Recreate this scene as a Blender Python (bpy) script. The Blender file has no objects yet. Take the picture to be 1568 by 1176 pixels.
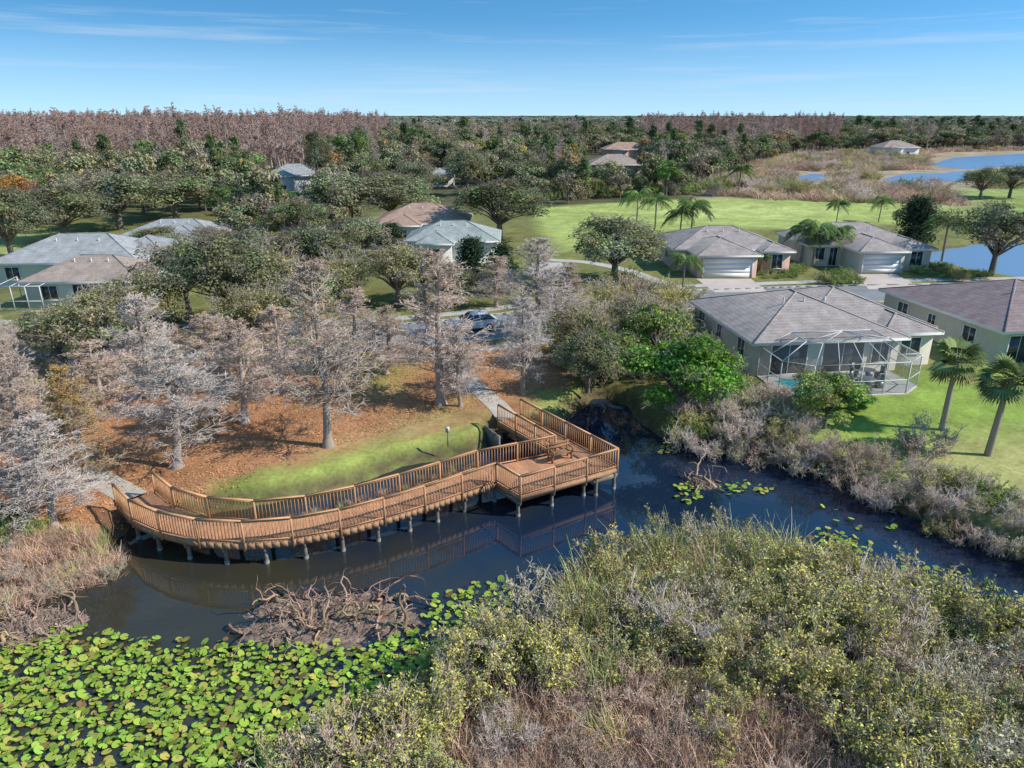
import bpy, math, random
import numpy as np
from mathutils import Vector
R=np.random.default_rng(7); random.seed(7)
F=1100.; TH=math.radians(20.5); H=18.0
GZ=0.9; DZ=1.15
cT,sT=math.cos(TH),math.sin(TH)
sc=bpy.context.scene
# ---------- unprojection helpers: image pixels -> plan position on a level plane / height of a thing standing there
def W(u,v,z=GZ):
    a=TH+math.atan((v-588)/F); q=H-z; Y=q/math.tan(a); d=Y*cT+q*sT
    return np.array([(u-784)/F*d,Y])
def hgt(u,vb,vt,z=GZ):
    Y=W(u,vb,z)[1]; s=(588-vt)/F
    return H-Y*(sT-s*cT)/(cT+s*sT)-z
def WP(l,z=GZ): return np.array([W(u,v,z) for u,v in l])
def norm(a): return a/(np.linalg.norm(a,axis=-1,keepdims=True)+1e-9)
def sdf(P,poly):
    x,y=P[:,0],P[:,1]; d=np.full(len(P),1e18); ins=np.zeros(len(P),bool); n=len(poly)
    for i in range(n):
        a=poly[i]; b=poly[(i+1)%n]; e=b-a; w=P-a
        t=np.clip((w@e)/(e@e+1e-12),0,1); dd=((w-t[:,None]*e)**2).sum(1); d=np.minimum(d,dd)
        c=((a[1]>y)!=(b[1]>y)); 
        if abs(b[1]-a[1])>1e-9: ins^= c&(x<(b[0]-a[0])*(y-a[1])/(b[1]-a[1])+a[0])
    d=np.sqrt(d); return np.where(ins,-d,d)
def wob(x,y,s=1.):
    x=x*s;y=y*s
    return (np.sin(x*1.3+1.7*np.sin(y*.9))+np.sin(y*1.7+x*.6+2)+.6*np.sin(x*3.1-y*2.3+1)+.5*np.sin(x*5.3+y*4.7)+.35*np.sin(x*9.1-y*7.7+3))/3.4
# ---------- mesh builder
class MB:
    def __init__(s): s.V=[];s.L=[];s.S=[];s.M=[];s.C=[];s.n=0
    def add(s,V,Fc,m=0,c=(1,1,1)):
        V=np.asarray(V,float).reshape(-1,3); Fc=np.asarray(Fc,int)
        s.V.append(V); s.L.append((Fc+s.n).ravel()); s.S.append(np.full(len(Fc),Fc.shape[1])); s.M.append(np.full(len(Fc),m))
        c=np.asarray(c,float)
        if c.ndim==1: c=np.tile(c,(len(V),1))
        s.C.append(c); s.n+=len(V)
    def box(s,c,sz,rz=0,m=0,col=(1,1,1)):
        x,y,z=[q/2 for q in sz]
        v=np.array([(-x,-y,-z),(x,-y,-z),(x,y,-z),(-x,y,-z),(-x,-y,z),(x,-y,z),(x,y,z),(-x,y,z)])
        ca,sa=math.cos(rz),math.sin(rz)
        v=np.c_[v[:,0]*ca-v[:,1]*sa,v[:,0]*sa+v[:,1]*ca,v[:,2]]+np.array(c)
        s.add(v,[(0,3,2,1),(4,5,6,7),(0,1,5,4),(1,2,6,5),(2,3,7,6),(3,0,4,7)],m,col)
    def beam(s,p,q,w,h,m=0,col=(1,1,1)):
        p=np.array(p,float);q=np.array(q,float); d=norm(q-p)
        up=np.array([0,0,1.]) if abs(d[2])<.95 else np.array([1.,0,0])
        r=norm(np.cross(d,up)); u=np.cross(r,d); r=r*w/2;u=u*h/2
        s.add([p-r-u,p+r-u,p+r+u,p-r+u,q-r-u,q+r-u,q+r+u,q-r+u],[(0,1,2,3),(7,6,5,4),(0,4,5,1),(1,5,6,2),(2,6,7,3),(3,7,4,0)],m,col)
    def prism(s,poly,z0,z1,m=0,col=(1,1,1)):
        n=len(poly); a=np.c_[poly,np.full(n,z0)]; b=np.c_[poly,np.full(n,z1)]
        s.add(np.r_[a,b],[(i,(i+1)%n,n+(i+1)%n,n+i) for i in range(n)],m,col)
        s.add(b,[tuple(range(n))],m,col)
    def tubes(s,P0,P1,r0,r1,m=0,col=(1,1,1),k=3):
        P0=np.asarray(P0,float).reshape(-1,3);P1=np.asarray(P1,float).reshape(-1,3);N=len(P0)
        r0=np.broadcast_to(np.asarray(r0,float),(N,));r1=np.broadcast_to(np.asarray(r1,float),(N,))
        d=norm(P1-P0); a=np.where(np.abs(d[:,2:3])<.9,np.array([[0,0,1.]]),np.array([[1.,0,0]]))
        x=norm(np.cross(d,a)); y=np.cross(d,x); V=np.zeros((N,2*k,3))
        for i in range(k):
            t=2*math.pi*i/k; o=x*math.cos(t)+y*math.sin(t)
            V[:,i]=P0+o*r0[:,None]; V[:,k+i]=P1+o*r1[:,None]
        b=(np.arange(N)*2*k)[:,None]
        Fc=np.concatenate([b+np.array([[i,(i+1)%k,k+(i+1)%k,k+i]]) for i in range(k)])
        c=np.asarray(col,float)
        if c.ndim==2: c=np.repeat(c,2*k,axis=0)
        s.add(V,Fc,m,c)
    def leaves(s,C,size,out=None,m=0,col=(1,1,1),asp=.5,flat=.3):
        C=np.asarray(C,float);N=len(C)
        n=R.normal(size=(N,3))*.7; n[:,2]+=flat
        if out is not None: n+=norm(out)*.7
        n=norm(n); t=norm(np.cross(n,R.normal(size=(N,3)))); b=np.cross(n,t)
        sz=(np.broadcast_to(np.asarray(size,float),(N,))*R.uniform(.7,1.3,N))[:,None]
        V=np.stack([C+t*sz,C+b*sz*asp,C-t*sz,C-b*sz*asp],1)
        c=np.asarray(col,float)
        if c.ndim==2: c=np.repeat(c,4,axis=0)
        s.add(V,np.arange(N*4).reshape(N,4),m,c)
    def mesh(s,name,mats):
        me=bpy.data.meshes.new(name); V=np.concatenate(s.V);L=np.concatenate(s.L);S=np.concatenate(s.S)
        me.vertices.add(len(V)); me.vertices.foreach_set('co',V.ravel())
        me.loops.add(len(L)); me.loops.foreach_set('vertex_index',L.astype(np.int32))
        me.polygons.add(len(S)); me.polygons.foreach_set('loop_start',np.r_[0,np.cumsum(S)[:-1]].astype(np.int32))
        me.polygons.foreach_set('material_index',np.concatenate(s.M).astype(np.int32))
        me.update(calc_edges=True)
        ca=me.color_attributes.new(name='Col',type='FLOAT_COLOR',domain='POINT')
        C=np.concatenate(s.C); ca.data.foreach_set('color',np.c_[C,np.ones(len(C))].astype(np.float32).ravel())
        for m in mats: me.materials.append(m)
        return me
    def obj(s,name,mats,parent=None,loc=None,smooth=False):
        me=s.mesh(name,mats)
        if smooth: me.polygons.foreach_set('use_smooth',np.ones(len(me.polygons),bool))
        o=bpy.data.objects.new(name,me); sc.collection.objects.link(o)
        if parent: o.parent=parent
        if loc is not None: o.location=loc
        return o
def empty(name,loc=(0,0,0),rz=0):
    e=bpy.data.objects.new(name,None); sc.collection.objects.link(e); e.location=loc; e.rotation_euler=(0,0,rz); e.empty_display_size=.3; return e
# ---------- materials
def newmat(name):
    m=bpy.data.materials.new(name); m.use_nodes=True; nt=m.node_tree; b=nt.nodes['Principled BSDF']; return m,nt,b
def mat(name,c,rough=.7,ns=4.,na=.25,bump=0.,attr=False,metal=0,spec=.3,ns2=None):
    m,nt,b=newmat(name); N=nt.nodes;K=nt.links
    b.inputs['Roughness'].default_value=rough; b.inputs['Metallic'].default_value=metal; b.inputs['Specular IOR Level'].default_value=spec
    tc=N.new('ShaderNodeTexCoord'); src=tc.outputs['Object']
    no=N.new('ShaderNodeTexNoise'); no.inputs['Scale'].default_value=ns; no.inputs['Detail'].default_value=4; K.new(src,no.inputs['Vector'])
    mr=N.new('ShaderNodeMapRange'); mr.inputs[1].default_value=.3;mr.inputs[2].default_value=.7;mr.inputs[3].default_value=1-na;mr.inputs[4].default_value=1+na; K.new(no.outputs[0],mr.inputs[0]); fac=mr.outputs[0]
    if ns2:
        n2=N.new('ShaderNodeTexNoise'); n2.inputs['Scale'].default_value=ns2; n2.inputs['Detail'].default_value=3; K.new(src,n2.inputs['Vector'])
        m2=N.new('ShaderNodeMapRange'); m2.inputs[1].default_value=.3;m2.inputs[2].default_value=.7;m2.inputs[3].default_value=1-na;m2.inputs[4].default_value=1+na; K.new(n2.outputs[0],m2.inputs[0])
        mu=N.new('ShaderNodeMath'); mu.operation='MULTIPLY'; K.new(fac,mu.inputs[0]);K.new(m2.outputs[0],mu.inputs[1]); fac=mu.outputs[0]
    vm=N.new('ShaderNodeVectorMath'); vm.operation='SCALE'
    if attr:
        at=N.new('ShaderNodeAttribute'); at.attribute_name='Col'
        v0=N.new('ShaderNodeVectorMath'); v0.operation='MULTIPLY'; v0.inputs[1].default_value=c; K.new(at.outputs['Color'],v0.inputs[0]); K.new(v0.outputs[0],vm.inputs[0])
    else: vm.inputs[0].default_value=c
    K.new(fac,vm.inputs['Scale']); K.new(vm.outputs[0],b.inputs['Base Color'])
    if bump:
        bp=N.new('ShaderNodeBump'); bp.inputs['Strength'].default_value=bump; bp.inputs['Distance'].default_value=.1; K.new(no.outputs[0],bp.inputs['Height']); K.new(bp.outputs[0],b.inputs['Normal'])
    return m
def leafmat(name,tr=.3,rnd=.25,gain=1.12):
    m,nt,b=newmat(name); N=nt.nodes;K=nt.links; N.remove(b)
    at=N.new('ShaderNodeAttribute'); at.attribute_name='Col'; oi=N.new('ShaderNodeObjectInfo'); m3=N.new('ShaderNodeMapRange'); m3.inputs[3].default_value=(1-rnd)*gain;m3.inputs[4].default_value=(1+rnd)*gain; K.new(oi.outputs['Random'],m3.inputs[0])
    vm=N.new('ShaderNodeVectorMath'); vm.operation='SCALE'; K.new(at.outputs['Color'],vm.inputs[0]);K.new(m3.outputs[0],vm.inputs['Scale']); col=vm.outputs[0]
    s=N.new('ShaderNodeBsdfDiffuse'); K.new(col,s.inputs[0]); out=s.outputs[0]
    if tr:
        t=N.new('ShaderNodeBsdfTranslucent'); mx=N.new('ShaderNodeMixShader'); mx.inputs[0].default_value=tr
        K.new(col,t.inputs[0]); K.new(out,mx.inputs[1]);K.new(t.outputs[0],mx.inputs[2]); out=mx.outputs[0]
    K.new(out,N['Material Output'].inputs[0])
    return m
M_leaf=leafmat('foliage',.25); M_bark=leafmat('bark',0,.15,1.); M_leafd=leafmat('reed_leaf',0,.25)
M_wood=mat('deck_wood',(1,1,1),.65,3,.13,attr=True,ns2=20)
M_pile=mat('pile_wood',(.22,.19,.155),.8,4,.3)
M_ground=mat('ground',(1,1,1),.95,.35,.2,bump=.5,attr=True,ns2=5.,spec=.1)
M_conc=mat('concrete',(.50,.47,.42),.85,1.5,.12,ns2=20)
M_conc2=mat('driveway_concrete',(.58,.48,.43),.85,.7,.1,ns2=15)
M_asph=mat('asphalt',(.24,.245,.25),.85,.5,.12,ns2=30)
M_white=mat('white_trim',(.78,.78,.76),.5,2,.04)
M_glass=mat('window_glass',(.03,.04,.05),.08,1,.1,spec=.8)
M_metal=mat('grey_metal',(.3,.31,.32),.45,3,.1,metal=.6)
M_alum=mat('white_aluminium',(.6,.61,.61),.5,3,.08)
M_mud=mat('mud',(.24,.175,.14),.95,3,.35,bump=1.,ns2=14)
M_rub=mat('rubber',(.02,.02,.02),.8,5,.1)
M_paint=mat('car_paint',(.7,.72,.74),.25,3,.03,spec=.6)
def watermat(name,c1,c2,rough,ior,bs):
    m,nt,b=newmat(name); N=nt.nodes;K=nt.links
    b.inputs['Roughness'].default_value=rough; b.inputs['IOR'].default_value=ior
    tc=N.new('ShaderNodeTexCoord'); n=N.new('ShaderNodeTexNoise'); n.inputs['Scale'].default_value=.15; n.inputs['Detail'].default_value=4; K.new(tc.outputs['Object'],n.inputs[0])
    sp=N.new('ShaderNodeSeparateXYZ'); K.new(tc.outputs['Object'],sp.inputs[0]); mr=N.new('ShaderNodeMapRange'); mr.inputs[1].default_value=6; mr.inputs[2].default_value=-14; mr.inputs[3].default_value=-.22; mr.inputs[4].default_value=.18; K.new(sp.outputs[0],mr.inputs[0])
    ad=N.new('ShaderNodeMath'); K.new(n.outputs[0],ad.inputs[0]);K.new(mr.outputs[0],ad.inputs[1])
    cr=N.new('ShaderNodeValToRGB'); cr.color_ramp.elements[0].position=.35; cr.color_ramp.elements[0].color=(*c1,1); cr.color_ramp.elements[1].position=.7; cr.color_ramp.elements[1].color=(*c2,1)
    K.new(ad.outputs[0],cr.inputs[0]); K.new(cr.outputs[0],b.inputs['Base Color'])
    n2=N.new('ShaderNodeTexNoise'); n2.inputs['Scale'].default_value=2.2; n2.inputs['Detail'].default_value=3; K.new(tc.outputs['Object'],n2.inputs[0])
    bp=N.new('ShaderNodeBump'); bp.inputs['Strength'].default_value=bs; bp.inputs['Distance'].default_value=.05; K.new(n2.outputs[0],bp.inputs['Height']);K.new(bp.outputs[0],b.inputs['Normal'])
    return m
M_water=watermat('water',(.010,.022,.048),(.042,.040,.026),.03,1.62,.06)
M_lake_skytint=watermat('lake_water',(.16,.27,.42),(.13,.24,.38),.3,1.33,.3)  # light blue base colour stands in for the reflected sky
def roofmat(name,c):
    m=mat(name,c,.85,1.2,.2,ns2=9,bump=.2); nt=m.node_tree;N=nt.nodes;K=nt.links;b=N['Principled BSDF']
    tc=N.new('ShaderNodeTexCoord'); w=N.new('ShaderNodeTexWave'); w.bands_direction='Z'; w.inputs['Scale'].default_value=2.6; w.inputs['Distortion'].default_value=.6; w.inputs['Detail Scale'].default_value=6
    K.new(tc.outputs['Object'],w.inputs[0]); src=b.inputs['Base Color'].links[0].from_socket
    mr=N.new('ShaderNodeMapRange'); mr.inputs[3].default_value=.9;mr.inputs[4].default_value=1.05;K.new(w.outputs['Fac'],mr.inputs[0])
    s=N.new('ShaderNodeVectorMath'); s.operation='SCALE'; K.new(src,s.inputs[0]);K.new(mr.outputs[0],s.inputs['Scale']);K.new(s.outputs[0],b.inputs['Base Color']); return m
def screenmat():
    m,nt,b=newmat('insect_screen'); b.inputs['Base Color'].default_value=(.12,.13,.14,1); b.inputs['Roughness'].default_value=.7
    t=nt.nodes.new('ShaderNodeBsdfTransparent'); mx=nt.nodes.new('ShaderNodeMixShader'); mx.inputs[0].default_value=.2
    nt.links.new(t.outputs[0],mx.inputs[1]);nt.links.new(b.outputs[0],mx.inputs[2]);nt.links.new(mx.outputs[0],nt.nodes['Material Output'].inputs[0]);return m
M_screen=screenmat()

# ---------- pond outlines
pond=WP([(-250,1010),(0,905),(60,885),(150,850),(190,815),(205,785),(300,787),(390,775),(480,757),(560,733),(620,715),(700,697),(748,684),(756,662),(800,662),(850,648),(880,632),(900,610),(925,606),(955,618),(985,650),(1020,672),(1085,690),(1150,700),(1230,714),(1290,736),(1320,760),(1400,790),(1480,822),(1568,850),(1800,915),(1800,1080),(1568,1000),(1440,985),(1300,940),(1230,905),(1150,885),(1000,880),(950,905),(880,940),(800,978),(745,1020),(700,1090),(560,1150),(430,1230),(330,1400),(-400,1400)],0.)
pond2=WP([(1415,384),(1500,370),(1700,366),(1800,400),(1700,435),(1568,424),(1480,408),(1425,398)])
marsh=WP([(1800,1080),(1568,1000),(1440,985),(1300,940),(1230,905),(1150,885),(1000,880),(950,905),(880,940),(800,978),(745,1020),(700,1090),(560,1150),(430,1230),(400,1400),(1900,1400)],0.)
# ---------- ground sheet
def axis(a,b,st,lo,hi,g=1.06):
    m=list(np.arange(a,b,st)); x=m[-1];s=st
    while x<hi: s*=g; x+=s; m.append(x)
    x=a;s=st;l=[]
    while x>lo: s*=g; x-=s; l.append(x)
    return np.array(l[::-1]+m)
xs=axis(-70,95,.5,-7000,7000); ys=axis(8,130,.5,-300,9500)
X,Y=np.meshgrid(xs,ys); P=np.c_[X.ravel(),Y.ravel()]; x,y=P.T
Pw=P+np.c_[wob(x+9,y,.7),wob(x,y+17,.7)]*.45
dpond=np.minimum(sdf(Pw,pond),sdf(Pw,pond2))
t=np.clip((dpond+1.1)/1.9,0,1); t=t*t*(3-2*t); Z=-.9+(GZ+.9)*t
base=np.tile(np.array([.20,.20,.07]),(len(P),1))
f=np.clip((y-115)/40,0,1)[:,None]; base=base*(1-f)+np.array([.11,.11,.055])*f
def zone(poly,c,soft=.6,z=GZ,amp=.0):
    global base
    pl=WP(poly,z) if not isinstance(poly,np.ndarray) else poly
    d=sdf(Pw,pl)+amp*wob(x,y,1.6)+amp*.5*wob(x+5,y,4.3)
    a=np.clip(.5-d/soft/2,0,1)[:,None]; base=base*(1-a)+np.array(c)*a
zone([(-300,900),(165,850),(190,790),(330,790),(560,720),(745,680),(760,640),(800,650),(900,600),(875,575),(880,530),(700,525),(560,535),(300,560),(-300,600)],(.42,.215,.11),1,amp=.6)
zone([(-300,640),(-300,500),(120,510),(200,560),(60,600)],(.30,.29,.11),2,amp=.8)
zone([(325,790),(290,760),(330,745),(400,722),(500,700),(600,668),(700,655),(742,640),(748,690),(620,720),(480,762),(390,780)],(.29,.35,.085),.8,amp=.8)
zone([(800,650),(815,600),(900,585),(900,606),(860,640)],(.28,.31,.09),.8,amp=.5)
zone([(470,700),(600,650),(720,600),(740,640),(600,672)],(.36,.28,.12),1.5,amp=1.)
zone([(500,560),(560,545),(640,560),(600,600),(540,600)],(.33,.31,.11),1.5,amp=1.2)
zone([(1180,690),(1290,610),(1400,570),(1560,560),(1700,600),(1700,800),(1568,770),(1450,725),(1330,700)],(.26,.35,.07),1,amp=.5)
zone([(1330,720),(1450,670),(1700,650),(1800,900),(1568,830)],(.38,.37,.14),2,amp=1)
zone([(815,318),(1130,300),(1480,316),(1470,335),(1250,352),(1180,350),(1030,352),(1000,380),(860,385),(825,350)],(.37,.43,.13),1.5)
zone([(980,325),(1130,312),(1300,322),(1200,335),(1050,335)],(.45,.50,.17),3,amp=1.)
zone([(1430,300),(1600,295),(1700,340),(1500,345)],(.27,.33,.10),3)
zone([(1430,278),(1480,275),(1700,278),(1700,305),(1440,300)],(.30,.37,.12),3)
zone([(1080,302),(1130,265),(1220,232),(1900,215),(1900,276),(1440,290),(1470,316),(1300,303)],(.40,.32,.22),6)
zone([(545,350),(600,325),(720,330),(720,345),(640,370)],(.34,.34,.12),3)
zone([(-100,420),(0,360),(60,350),(60,420)],(.34,.36,.13),3)
zone(marsh,(.24,.17,.11),1)
mb=np.clip(1-(np.abs(dpond-.0))/.7,0,1)[:,None]*(dpond>-2)[:,None]; base=base*(1-mb)+np.array([.10,.075,.05])*mb
base*= (1+.15*wob(x,y,.35)+.12*wob(x+50,y,2.1)+.06*R.normal(size=len(x)))[:,None]
b_=MB(); nx,ny=len(xs),len(ys); I,J=np.meshgrid(np.arange(nx-1),np.arange(ny-1)); k=(J*nx+I).ravel()
b_.add(np.c_[x,y,Z],np.c_[k,k+1,k+nx+1,k+nx],0,base); b_.obj('ground',[M_ground],smooth=True)
def sheet(name,pl,z,m):
    b=MB(); n=len(pl); b.add(np.c_[pl,np.full(n,z)],[tuple(range(n))]); return b.obj(name,[m])
sheet('pond_water',np.array([(-75,-20),(75,-20),(75,75),(-75,75)]),0,M_water)
sheet('pond_water',np.array([(35,75.5),(140,75.5),(140,135),(35,135)]),.5,M_lake_skytint)
def curve(pl,n=8):
    pl=np.asarray(pl,float); Q=np.r_[[2*pl[0]-pl[1]],pl,[2*pl[-1]-pl[-2]]]; o=[]
    for i in range(1,len(Q)-2):
        p0,p1,p2,p3=Q[i-1:i+3]
        for t in np.linspace(0,1,n,endpoint=False): o.append(.5*((2*p1)+(-p0+p2)*t+(2*p0-5*p1+4*p2-p3)*t*t+(-p0+3*p1-3*p2+p3)*t**3))
    o.append(pl[-1]); return np.array(o)
def irregular(px):
    c=WP(px); return curve(np.r_[c,c[:1]],5)[:-1]
LK=[[(1350,275),(1390,266),(1440,265),(1490,262),(1485,275),(1430,279),(1375,281)],[(1425,253),(1460,242),(1520,238),(1640,232),(1740,238),(1640,255),(1540,255),(1480,259)],[(1218,272),(1245,266),(1268,271),(1245,279)]]
for l in LK[:3]: sheet('lake_water',irregular(l),GZ+.03,M_lake_skytint)
# ---------- ribbons
def tang(p): d=np.gradient(p,axis=0); return norm(d)
def ribbon(name,pl,w,z,m,kerb=False):
    c=curve(pl); t=tang(c); n=np.c_[-t[:,1],t[:,0]]; L=c+n*w/2; Rr=c-n*w/2; b=MB(); k=len(c)
    b.add(np.r_[np.c_[L,np.full(k,z)],np.c_[Rr,np.full(k,z)]],[(i,k+i,k+i+1,i+1) for i in range(k-1)]); b.obj(name,[m])
    if kerb:
        b=MB()
        for s in (1,-1):
            A=c+n*s*w/2; B=c+n*s*(w/2+.22)
            for i in range(k-1):
                q=np.array([A[i],A[i+1],B[i+1],B[i]]); q=q if s<0 else q[::-1]
                b.prism(q,GZ-.02,GZ+.12)
        b.obj('kerb',[M_conc])
    return c
road=np.array([W(-350,525),W(-100,522),W(200,530),W(450,525),W(600,516),W(730,504),W(860,486),W(960,468),W(1050,459),W(1180,454),W(1300,450),W(1568,445),W(1900,438)])
ribbon('asphalt_road',road,7.,GZ+.008,M_asph,True)
r2=curve(road); t2=tang(r2); n2=np.c_[-t2[:,1],t2[:,0]]
ribbon('pavement',(r2+n2*5.7)[::4],1.4,GZ+.012,M_conc)
ribbon('pavement',(r2-n2*5.4)[30:-20:4],1.3,GZ+.012,M_conc)
ribbon('footpath',np.array([W(1045,443),W(1000,428),W(960,414),W(900,402),W(840,398)]),1.6,GZ+.018,M_conc)
ribbon('footpath',np.array([W(779,643),W(762,622),W(735,598),W(705,572),W(690,558),W(700,530)]),1.35,GZ+.02,M_conc)
ribbon('footpath',np.array([W(205,762),W(180,748),W(150,732),W(95,700),W(20,672),W(-60,650)]),1.35,GZ+.02,M_conc)

# ---------- boardwalk
bw=empty('boardwalk',(0,0,0))
WD=1.65
outer=curve(WP([(180,772),(205,797),(250,816),(315,829),(390,831),(465,823),(535,809),(600,791),(655,774),(705,757),(760,738)],DZ),6)
tt=tang(outer); nn=np.c_[-tt[:,1],tt[:,0]]; inner=outer+nn*WD
T=outer[-1];T2=inner[-1];Ipt=W(850,695,DZ);S_=W(797,760,DZ);R_=W(945,716,DZ)
ul=W(763,645,DZ); ur=W(797,636,DZ); dr=norm(ur-R_); Ip=R_+dr*((Ipt-R_)@dr)
b=MB()
def wcol(): 
    k=random.uniform(.84,1.12); return np.array([.56,.285,.155])*k
def plank(q,z=DZ):
    b.prism(np.array(q),z-.035,z,0,wcol())
def boards(A,B,step=.14):
    cl=np.r_[0,np.cumsum(np.linalg.norm(np.diff((A+B)/2,axis=0),axis=1))]; s=np.arange(0,cl[-1],step)
    f=lambda Q,t:np.array([np.interp(t,cl,Q[:,0]),np.interp(t,cl,Q[:,1])])
    for t in s:
        t1=min(t+step-.012,cl[-1]); plank([f(A,t),f(A,t1),f(B,t1),f(B,t)])
boards(outer,inner)
boards(np.array([Ip,ur]),np.array([Ipt,ul]))
def clip(poly,n,c):
    o=[];k=len(poly)
    for i in range(k):
        a,bb=poly[i],poly[(i+1)%k]; da=a@n-c; db=bb@n-c
        if da>=0:o.append(a)
        if da*db<0:o.append(a+(bb-a)*da/(da-db))
    return o
plat=[T,S_,R_,Ip,Ipt,T2]; pdv=norm(R_-S_); 
c0=min(p@pdv for p in plat);c1=max(p@pdv for p in plat)
for c in np.arange(c0,c1,.14):
    q=clip(plat,pdv,c); q=clip(q,-pdv,-(c+.128)) if len(q)>2 else q
    if len(q)>2: plank(q)
b.obj('deck_boards',[M_wood],bw)
b=MB();rb=MB()
def wc2(k=1): return np.array([.53,.29,.145])*random.uniform(.86,1.12)*k
def fascia(pl):
    for i in range(len(pl)-1):
        b.beam((*pl[i],DZ-.17),(*pl[i+1],DZ-.17),.06,.26,0,np.array([.40,.23,.13]))
def railing(pl,sp=2.1,h=1.06):
    cl=np.r_[0,np.cumsum(np.linalg.norm(np.diff(pl,axis=0),axis=1))]; Lc=cl[-1]; n=max(1,round(Lc/sp))
    f=lambda t:np.array([np.interp(t,cl,pl[:,0]),np.interp(t,cl,pl[:,1])])
    for i in range(n+1):
        p=f(Lc*i/n); q=f(min(Lc,Lc*i/n+.05)); p0=f(max(0,Lc*i/n-.05)); a=math.atan2(*(q-p0)[::-1])
        rb.box((*p,DZ+h/2-.18),(.08,.08,h+.36),a,0,wc2())
        if i<n:
            q=f(Lc*(i+1)/n); a=math.atan2(*(q-p)[::-1])
            rb.beam((*p,DZ+h+.02),(*q,DZ+h+.02),.12,.03,0,wc2(1.15))
            rb.beam((*p,DZ+h-.06),(*q,DZ+h-.06),.035,.06,0,wc2())
            rb.beam((*p,DZ+.1),(*q,DZ+.1),.035,.06,0,wc2())
            d=q-p; nb=int(np.linalg.norm(d)/.15)
            for j in range(1,nb):
                w=p+d*j/nb; rb.box((*w,DZ+h/2),(.03,.028,h-.22),a,0,wc2(.95))
wide=outer-nn*.03
railing(wide); railing(np.array([T,S_])); railing(np.array([S_,R_])); railing(np.array([R_,ur]))
railing(inner+nn*.03); railing(np.array([T2,Ipt])); railing(np.array([Ipt,ul]))
rb.obj('railings',[M_wood],bw)
for pl in (outer,inner,np.array([T,S_,R_,ur]),np.array([T2,Ipt,ul])): fascia(pl)
b.obj('rim_joists',[M_wood],bw)
b=MB()
def piles(A,B,n,ins=.18):
    for i in range(n+1):
        t=i/n*(len(A)-1); j=min(int(t),len(A)-2); u=t-j; p=A[j]*(1-u)+A[j+1]*u; q=B[j]*(1-u)+B[j+1]*u; d=norm(q-p)
        for w in (p+d*ins,q-d*ins):
            b.tubes([(*w,-1.)],[(*w,DZ-.2)],.09,.085,0,k=10)
            b.tubes([(*w,-.3)],[(*w,.16)],.11,.11,1,k=10)
        b.beam((*p,DZ-.4),(*q,DZ-.4),.1,.22,0)
piles(outer,inner,12); piles(np.array([R_,ur]),np.array([Ipt+(R_-Ip),ul]),4); piles(np.array([S_,R_]),np.array([T2,Ip]),3)
b.obj('support_piles',[M_pile,mat('pile_wrap',(.36,.35,.32),.7,5,.3)],bw)
b=MB()
for p,q in ((W(742,652),W(765,690,0.)),(W(799,650),W(815,672,0.))):
    b.beam((*p,.25),(*q,.25),.15,1.3)
b.obj('timber_retaining_wall',[M_pile])
# bench
bc=W(858,704,DZ); ba=math.atan2(*(R_-S_)[::-1])
be=empty('park_bench',(*bc,DZ),ba); b=MB()
for i in range(3): b.box((0,-.18+.16*i,.46),(1.45,.13,.04),0,0,wc2(.6))
b.obj('seat',[M_wood],be); b=MB()
for i in range(2): b.box((0,.28+.03*i,.65+.17*i),(1.45,.035,.13),0,0,wc2(.6))
b.obj('backrest',[M_wood],be); b=MB()
for sx in (-.6,.6):
    b.box((sx,-.15,.22),(.08,.08,.44),0,0,wc2(.5)); b.beam((sx,.2,0),(sx,.33,.9),.07,.07,0,wc2(.5)); b.box((sx,-.0,.4),(.07,.5,.07),0,0,wc2(.5)); b.box((sx,-.05,.66),(.08,.5,.04),0,0,wc2(.5)); b.box((sx,-.26,.55),(.06,.06,.2),0,0,wc2(.5))
b.obj('legs',[M_wood],be)
def sign(u,v,h,w,hh):
    p=W(u,v); e=empty('information_sign',(*p,GZ)); b=MB(); b.box((0,0,h/2),(.05,.05,h)); b.obj('post',[M_metal],e)
    b=MB(); b.box((0,-.05,h-hh/2),(w,.03,hh)); b.obj('panel',[M_white],e)
    b=MB()
    for i in range(3): b.box((0,-.069,h-hh*.25-i*hh*.22),(w*.7,.005,.04))
    b.obj('lettering',[M_metal],e)
sign(686,684,1.2,.22,.32)
def lamp(u,v,vt):
    p=W(u,v); h=hgt(u,v,vt); e=empty('street_lamp',(*p,GZ)); b=MB(); b.tubes([(0,0,0)],[(0,0,h*.9)],.09,.06,0,k=8)
    a=[(0,0,h*.9),(-.15,0,h*.97),(-.5,0,h),(-1.0,0,h-.02)]
    b.tubes(a[:-1],a[1:],.05,.045,0,k=6); b.box((0,0,.15),(.35,.35,.3)); b.obj('pole',[M_metal],e)
    b=MB(); b.box((-1.2,0,h-.04),(.6,.25,.12)); b.box((-1.2,0,h-.12),(.4,.18,.05)); b.obj('lamp_head',[M_metal],e)
lamp(944,440,390)
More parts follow.
